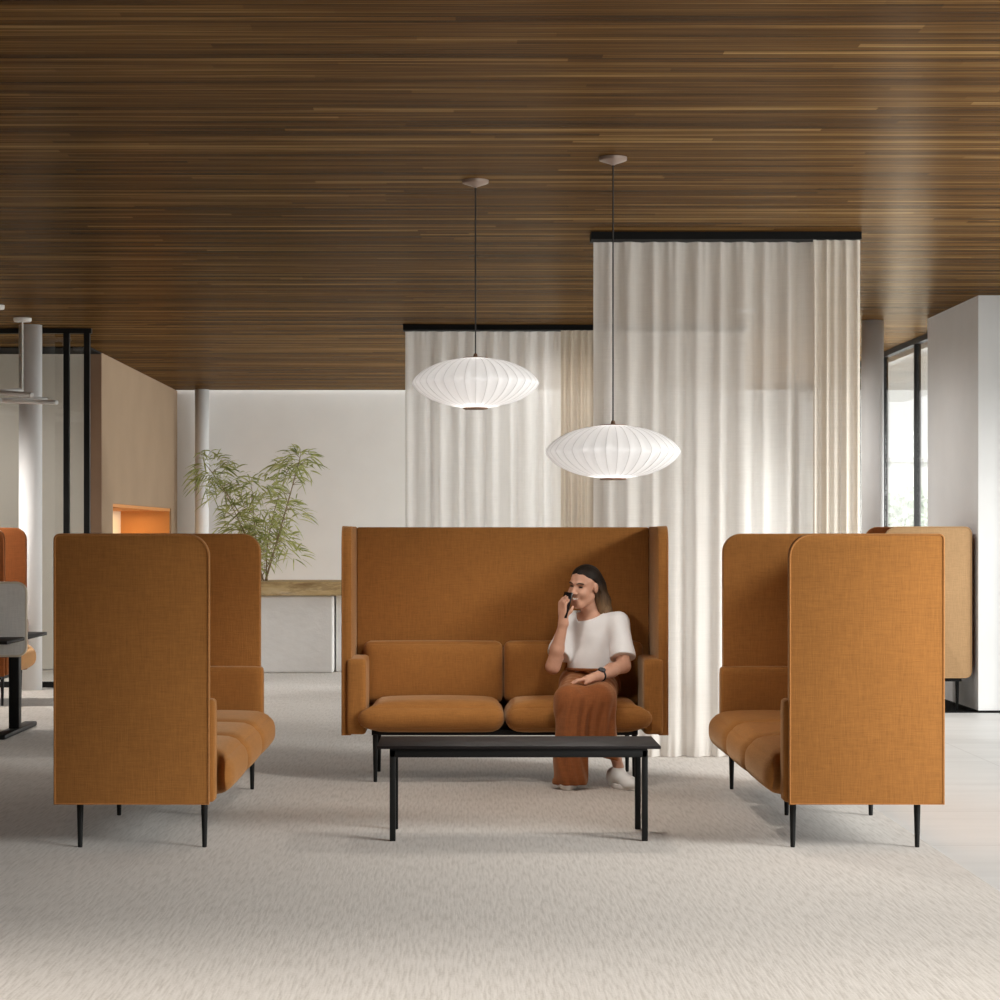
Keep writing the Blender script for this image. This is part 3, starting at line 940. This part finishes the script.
# joints
neck0, neck1 = A_(.725, 12.475, .90), H(-.02, 0, -.06)
shL, shR = A_(.865, 12.385, .865), A_(.615, 12.545, .862)
elL, elR = A_(.880, 12.255, .632), A_(.500, 12.385, .620)
wrL, wrR = A_(.735, 12.075, .588), A_(.556, 12.325, .862)
pel = A_(.705, 12.52, .53)
hipL, hipR = A_(.785, 12.47, .505), A_(.635, 12.50, .505)
knL, knR = A_(.735, 12.02, .468), A_(.578, 12.00, .462)
anL, anR = A_(.832, 11.975, .112), A_(.575, 12.0, .095)
chest = A_(.735, 12.48, .76)
tl_ = (shL-shR)/np.linalg.norm(shL-shR); tf_ = np.cross(tl_, A_(0, 0, 1))
tf_ = tf_/np.linalg.norm(tf_); TU = A_(0, 0, 1)
if tf_[1] > 0: tf_ = -tf_
TA = [tf_, tl_, TU]

B = Field((.40, 11.76, 0.0), (1.06, 12.70, 1.21), .0046)
# trunk
B.ell(chest, (.098, .148, .165), TA, .04)
B.ell(chest-A_(0, 0, .14)+tf_*.01, (.090, .125, .12), TA, .05)
B.ell(pel, (.11, .155, .10), TA, .05)
B.cap(shL*.93+chest*.07, shR*.93+chest*.07, .050, k=.05)
B.cap(neck0-A_(0, 0, .02), neck1, .050, .046, k=.03)
# head
B.ell(H(-.015, 0, .032), hr(.097, .076, .082), HA, .01)
B.ell(H(.022, 0, -.028), hr(.068, .060, .086), HA, .02)
B.cap(H(.062, -.008, -.098), H(.062, .008, -.098), .020, k=.02)
for sg in (-1, 1):
    B.cap(H(-.005, sg*.052, -.055), H(.052, sg*.018, -.098), .018, k=.025)
    B.ell(H(.062, sg*.036, -.030), hr(.026, .024, .024), HA, .02)
    B.cap(H(.084, sg*.012, .026), H(.064, sg*.046, .024), .009, k=.012)
    B.ell(H(.086, sg*.030, .006), hr(.014, .017, .010), HA, .008, sub=True)
    B.ell(H(-.012, sg*.078, -.004), hr(.020, .009, .031), HA, .006)
    B.ell(H(.098, sg*.012, -.031), hr(.010, .009, .007), HA, .006)
B.cap(H(.084, 0, .010), H(.108, 0, -.024), .0075, .0105, k=.010)
B.cap(H(.084, -.020, -.056), H(.084, .020, -.056), .0065, k=.008)
B.cap(H(.083, -.018, -.071), H(.083, .018, -.071), .0075, k=.008)
# arms
B.chain([shL, elL], [.047, .037], .03); B.chain([elL, (elL+wrL)/2+A_(0, 0, .004), wrL], [.038, .036, .025], .02)
B.chain([shR, elR], [.046, .037], .03); B.chain([elR, elR*.6+wrR*.4, wrR], [.038, .037, .025], .02)
# left hand, flat on the lap
plm = wrL+A_(-.058, -.022, -.016)
B.cap(wrL, plm, .024, .022, k=.02)
for q in (-1, 0, 1):
    B.cap(wrL+A_(-.02, -.01+q*.008, -.004), plm+A_(-.018, q*.017+.002, -.002), .017, .014, k=.015)
for q, Ln, dz in ((-1.5, .060, -.016), (-.5, .076, -.020), (.5, .074, -.022), (1.5, .058, -.024)):
    r0 = plm+A_(-.026, q*.0175, 0)
    p1 = r0+A_(-Ln*.5, -.004+q*.006, dz*.3); p2 = r0+A_(-Ln, -.008+q*.010, dz*1.3)
    B.chain([r0, p1, p2], [.0088, .0082, .0068], .004)
tb = wrL+A_(-.025, -.022, -.012)
B.chain([tb, tb+A_(-.030, -.026, -.014), tb+A_(-.052, -.034, -.026)], [.012, .010, .008], .008)
# right hand, holding the phone at the cheek
ph_c = A_(.567, 12.318, .962)                        # phone centre
pu = np.array([.25, .10, .96]); pu /= np.linalg.norm(pu)   # phone long axis
pn = np.array([-.78, -.58, .10]); pn -= pu*(pn@pu); pn /= np.linalg.norm(pn)   # its back, away from the cheek
pw = np.cross(pu, pn)
if pw[1] > 0: pw = -pw                             # across the phone, towards us
pal = wrR+A_(.000, -.004, .052)
B.cap(wrR, pal, .024, .024, k=.02)
for q in (-1, 0, 1):
    B.cap(wrR+pw*q*.008, pal+pw*q*.020+pn*.004+A_(0, 0, .010), .016, .015, k=.014)
for q, Ln in ((1.5, .060), (.5, .074), (-.5, .078), (-1.5, .068)):
    r0 = pal+pw*(q*.0175)+pn*.008+A_(0, 0, .022)
    p1 = r0+pu*Ln*.48+pn*.010; p2 = p1+pu*Ln*.36-pn*.010+pw*.004; p3 = p2+pu*Ln*.18-pn*.010
    B.chain([r0, p1, p2, p3], [.0088, .0084, .0076, .0064], .004)
tb = pal+pw*.014-pn*.006-A_(0, 0, .006)
B.chain([tb, tb+pw*.018-pn*.010+pu*.026, tb+pw*.020-pn*.016+pu*.054], [.012, .0105, .008], .008)
# legs
B.chain([hipL, knL], [.066, .050], .04); B.chain([knL, knL*.6+anL*.4+A_(0, .015, 0), anL], [.048, .044, .027], .02)
B.chain([hipR, knR], [.066, .050], .04); B.chain([knR, knR*.6+anR*.4+A_(0, .015, 0), anR], [.048, .044, .027], .02)
ftL = A_(.888, 11.872, .040); ftR = A_(.558, 11.90, .036)
B.cap(anL, anL+A_(.0, .01, -.06), .028, .024, k=.01); B.cap(anR, anR+A_(0, .01, -.05), .028, .024, k=.01)
B.cap(anL+A_(.0, .0, -.070), ftL, .024, .018, k=.015); B.cap(anR+A_(0, 0, -.055), ftR, .024, .018, k=.015)
B.mesh('body', M['skin'], wm, 2)

# T-shirt
T = Field((.42, 12.10, .54), (1.06, 12.70, .96), .0042)
T.ell(chest, (.113, .160, .172), TA, .04)
T.ell(chest-A_(0, 0, .15)+tf_*.012, (.118, .150, .13), TA, .05)
T.cap(shL*.92+chest*.08, shR*.92+chest*.08, .060, k=.05)
T.cap(neck0-A_(0, 0, .03), neck0+A_(-.004, 0, .006), .064, .056, k=.03)
T.cap(shL, shL*.18+elL*.82, .053, .070, k=.03)
T.cap(shR, shR*.25+elR*.75, .056, .066, k=.03)
X, Y, Z = T.grid()
T.d += .0035*np.sin(34*Z+26*(X+Y)+2*np.sin(14*X))*np.clip((.80-Z)/.1, .15, 1)
T.cut(.588+.006*np.sin(40*X)-Z)
# sleeve hems
for sh_, el_, t_ in ((shL, elL, .82), (shR, elR, .75)):
    ax = (el_-sh_)/np.linalg.norm(el_-sh_); pt = sh_*(1-t_)+el_*t_
    dd = (X-pt[0])*ax[0]+(Y-pt[1])*ax[1]+(Z-pt[2])*ax[2]
    # only near the sleeve itself
    rad = np.sqrt((X-pt[0])**2+(Y-pt[1])**2+(Z-pt[2])**2)
    T.d = np.where(rad < .12, np.where(np.sqrt(np.maximum(rad**2-dd**2, 0)) < .085, np.maximum(T.d, dd), T.d), T.d)
# neckline
ax = (neck1-neck0)/np.linalg.norm(neck1-neck0)
dd = (X-neck0[0])*ax[0]+(Y-neck0[1])*ax[1]+(Z-neck0[2])*ax[2]-.014-.12*((X-neck0[0])*-tf_[0]+(Y-neck0[1])*-tf_[1])
T.cut(np.where(np.sqrt((X-neck0[0])**2+(Y-neck0[1])**2) < .09, dd, -.1))
T.mesh('t_shirt', M['tee'], wm, 2)

# wide trousers
Q_ = Field((.42, 11.72, .0), (1.04, 12.72, .66), .0046)
Q_.ell(pel-A_(0, 0, .005), (.125, .168, .105), TA, .05)
Q_.cap(hipL, knL, .088, .080, k=.06); Q_.cap(hipR, knR, .088, .080, k=.06)
hmL = A_(.762, 11.985, .155); hmR = A_(.576, 11.915, .050)
Q_.cap((knL+knR)*.5-A_(0, -.012, .02), A_(.665, 11.985, .17), .060, .058, k=.05)
Q_.cap(knL, hmL, .074, .080, k=.05); Q_.cap(knR, hmR, .076, .096, k=.05)
X, Y, Z = Q_.grid()
fold = np.sin(X*115+6*np.sin(Z*6)+Y*20)*np.clip((.50-Z)/.10, 0, 1)*np.clip((12.2-Y)/.1, 0, 1)
Q_.d += .0055*fold+.003*np.sin(60*Y+30*X)*np.clip((Z-.45)/.05, 0, 1)
Q_.cut(np.where(X < .672, .026-Z, .162-Z-.25*(X-.76)))
Q_.cut(-np.maximum(Z-.430, 12.125-Y))             # the sofa carries her
Q_.cut(Z-.618)
Q_.mesh('trousers', M['trouser'], wm, 2)
rel(MB().tube([tuple(chest*A_(1, 1, 0)+A_(0, 0, .603)+tf_*(.012+.122*math.cos(a))+tl_*(.153*math.sin(a))) for a in [2*PI*i/40 for i in range(40)]], .009, 8, closed=True).build('waistband', M['trouser'], smooth=True), wm)

# shoes
for an_, ft_, nm in ((anL, ftL, 'shoe'), (anR, ftR, 'shoe')):
    d_ = ft_-an_; d_[2] = 0; d_ /= np.linalg.norm(d_); s_ = A_(-d_[1], d_[0], 0)
    g0 = A_(an_[0], an_[1], 0)
    S = Field((g0[0]-.2, g0[1]-.28, -.01), (g0[0]+.2, g0[1]+.16, .16), .004)
    heel = g0-d_*.045; toe = g0+d_*.155
    S.ell(heel+A_(0, 0, .045), (.045, .036, .05), [d_, s_, TU], .02)
    S.cap(heel+A_(0, 0, .07), heel+d_*.04+A_(0, 0, .085), .036, .037, k=.02)
    S.cap(heel+d_*.05+A_(0, 0, .06), toe-d_*.03+A_(0, 0, .034), .038, .034, k=.03)
    S.ell(toe-d_*.035+A_(0, 0, .030), (.052, .043, .028), [d_, s_, TU], .03)
    S.cut(.010-S.grid()[2])
    sho = S.mesh(nm, M['shoe'], wm, 2)
    so_ = []
    for i in range(28):
        a = 2*PI*i/28; f_ = math.cos(a); w_ = math.sin(a)
        so_.append(g0+d_*(.055+.112*f_)+s_*(.043*w_*(1+.12*f_)))
    n_ = len(so_)
    mb = MB().add([tuple(p+A_(0, 0, .001)) for p in so_]+[tuple(p+A_(0, 0, .024)) for p in so_],
        [tuple(range(n_)), tuple(reversed(range(n_, 2*n_)))]+[(i, (i+1) % n_, n_+(i+1) % n_, n_+i) for i in range(n_)])
    so_o = mb.build('sole', M['sole'], bevel=.003); so_o.parent = sho; so_o.matrix_parent_inverse = Matrix.Identity(4)

# hair: a cap swept back from the hairline and long lengths behind her left shoulder
G = Field((.52, 12.24, .84), (.92, 12.66, 1.21), .0036)
G.ell(H(-.022, 0, .036), hr(.102, .083, .088), HA, .01)
G.ell(H(-.060, 0, -.005), hr(.070, .080, .095), HA, .03)
# open the face: remove everything in front of a tilted hairline plane
X, Y, Z = G.grid()
pf = ((X-HC[0])*HF[0]+(Y-HC[1])*HF[1]+(Z-HC[2])*HF[2])/HS
pl_ = ((X-HC[0])*HL[0]+(Y-HC[1])*HL[1]+(Z-HC[2])*HL[2])/HS
pq = ((X-HC[0])*HU[0]+(Y-HC[1])*HU[1]+(Z-HC[2])*HU[2])/HS
line = pf-(.010+1.15*np.clip(pq-.030, -.2, .2)-.12*np.abs(pl_)+.004*np.sin(pl_*150))     # hairline rises to the crown
G.cut(line*.7)
ctr = [H(-.075, .045, -.01), H(-.085, .075, -.09), H(-.075, .105, -.15), H(-.06, .135, -.195)]
G.chain(ctr, [.048, .040, .033, .016], .03)
G.chain([H(-.08, .01, .0), H(-.10, .035, -.10), H(-.10, .06, -.17)], [.050, .042, .022], .03)
G.d += .0022*np.sin(pl_*260+pf*150+18*pq)*np.clip((.07-pq)/.1, .2, 1)
G.mesh('hair', M['hair'], wm, 1)

# face details
def blob(name, c, R, mat, ax=None, n=12):
    ax = HA if ax is None else ax
    vs = []; fs = []
    for i in range(n+1):
        t = PI*i/n
        for k in range(2*n):
            a = PI*k/n
            q = (math.sin(t)*math.cos(a), math.sin(t)*math.sin(a), math.cos(t))
            vs.append(tuple(c+sum(ax[j]*(R[j]*q[j]) for j in range(3))))
    m_ = 2*n
    for i in range(n):
        for k in range(m_): fs.append((i*m_+k, i*m_+(k+1) % m_, (i+1)*m_+(k+1) % m_, (i+1)*m_+k))
    return rel(MB().add(vs, fs).build(name, mat, smooth=True), wm)
for sg in (-1, 1):
    blob('eye', H(.0765, sg*.031, .006), hr(.007, .0145, .0048), M['eye_dark'])
    rel(MB().tube([tuple(H(.0935, sg*.014, .024)), tuple(H(.090, sg*.030, .031)), tuple(H(.072, sg*.050, .025))], .0032, 6).build('eyebrow', M['brow'], smooth=True), wm)
rel(MB().tube([tuple(H(.0885-abs(l)*.2, l, -.0640+abs(l)*.22)) for l in (-.022, -.012, 0, .012, .022)], .0052, 8).build('teeth', M['teeth'], smooth=True), wm)
rel(MB().tube([tuple(H(.088-abs(l)*.25, l, -.0565+abs(l)*.25)) for l in (-.026, -.013, 0, .013, .026)], .0034, 6).build('upper_lip', M['lip'], smooth=True), wm)
rel(MB().tube([tuple(H(.0885-abs(l)*.25, l, -.0725+abs(l)*.42)) for l in (-.025, -.013, 0, .013, .025)], .0040, 6).build('lower_lip', M['lip'], smooth=True), wm)
# wristwatch on her left wrist
wd = (elL-wrL)/np.linalg.norm(elL-wrL); wc = wrL+wd*.018
wa = np.cross(wd, TU); wa /= np.linalg.norm(wa); wb_ = np.cross(wa, wd)
wt = rel(MB().tube([tuple(wc+(wa*math.cos(a)+wb_*math.sin(a))*.0295) for a in [2*PI*i/24 for i in range(24)]], .006, 8, closed=True).build('wristwatch', M['watch'], smooth=True), wm)
vdir = A_(-.25, -.75, .6); vdir -= wd*(vdir@wd); vdir /= np.linalg.norm(vdir); vs_ = np.cross(wd, vdir)
ws = []
for rr, hh in ((.020, .026), (.021, .036), (.018, .039)):
    for i in range(20):
        a = 2*PI*i/20; ws.append(tuple(wc+vdir*hh+wd*rr*math.cos(a)+vs_*rr*math.sin(a)))
wf = [tuple(range(20)), tuple(range(40, 60))]+[(r*20+i, r*20+(i+1) % 20, r*20+20+(i+1) % 20, r*20+20+i) for r in (0, 1) for i in range(20)]
wo = MB().add(ws, wf).build('watch_case', M['watch_face']); wo.parent = wt
# the phone: a thing she holds
phn = empty('phone', tuple(ph_c)); tag(phn, 'black phone held in her right hand against her cheek', 'phone')
def slab(c, hu, hw, hn):
    vs = [tuple(c+pu*a*hu+pw*b*hw+pn*e*hn) for e in (-1, 1) for a, b in ((-1, -1), (1, -1), (1, 1), (-1, 1))]
    return MB().add(vs, [(3, 2, 1, 0), (4, 5, 6, 7), (0, 1, 5, 4), (1, 2, 6, 5), (2, 3, 7, 6), (3, 0, 4, 7)])
rel(slab(ph_c, .072, .036, .0042).build('case', M['phone'], bevel=.0035), phn)
rel(slab(ph_c-pn*.0040, .068, .033, .0006).build('screen', M['watch_face']), phn)

#PERSON_END


# ------------------------------------------------------------------ light
w = bpy.data.worlds.new('daylight'); SC.world = w; w.use_nodes = True
nt = w.node_tree; bg = nt.nodes['Background']
bg.inputs['Color'].default_value = (1.0, 1.0, .99, 1); bg.inputs['Strength'].default_value = 1.42

def area(name, loc, rot, sx, sy, e, col=(1, 1, 1)):
    L = bpy.data.lights.new(name, 'AREA'); L.shape = 'RECTANGLE'; L.size = sx; L.size_y = sy; L.energy = e; L.color = col
    o = bpy.data.objects.new(name, L); COL.objects.link(o); o.location = loc; o.rotation_euler = rot
    return o
# daylight through the window wall at the right (placed outside the panes)
area('daylight_window_near', (4.7, 6.0, 1.1), (0, PI/2+.95, 0), 1.8, 7.0, 300, (1, .995, .98))
area('daylight_window_mid', (4.7, 11.9, 1.1), (0, PI/2+.95, 0), 1.8, 4.5, 130, (1, .995, .98))
area('daylight_window_far', (4.5, 23.8, 1.4), (0, PI/2, 0), 2.0, 8.5, 500, (1, 1, .99))
# hazy low daylight from the right, softened by a bright overcast sky
sl = bpy.data.lights.new('hazy_sun', 'SUN'); sl.energy = 4.5; sl.angle = math.radians(24); sl.color = (1, .985, .965)
so = bpy.data.objects.new('hazy_sun', sl); COL.objects.link(so)
so.rotation_euler = Vector((-1, .80, -.60)).to_track_quat('-Z', 'Y').to_euler()
# light strip in the niche
area('niche_strip', (-3.95, 25.4, 1.60), (0, 0, 0), .15, 4.5, 16, (1, .70, .36))

SC.view_settings.view_transform = 'Standard'
SC.view_settings.look = 'None'
SC.view_settings.exposure = 0.0
SC.view_settings.gamma = 1.0
SC.view_settings.use_curve_mapping = False
cy = SC.cycles
cy.max_bounces = 10; cy.diffuse_bounces = 5; cy.transparent_max_bounces = 16
cy.sample_clamp_indirect = 6.0
cy.caustics_reflective = False; cy.caustics_refractive = False
cy.use_denoising = True
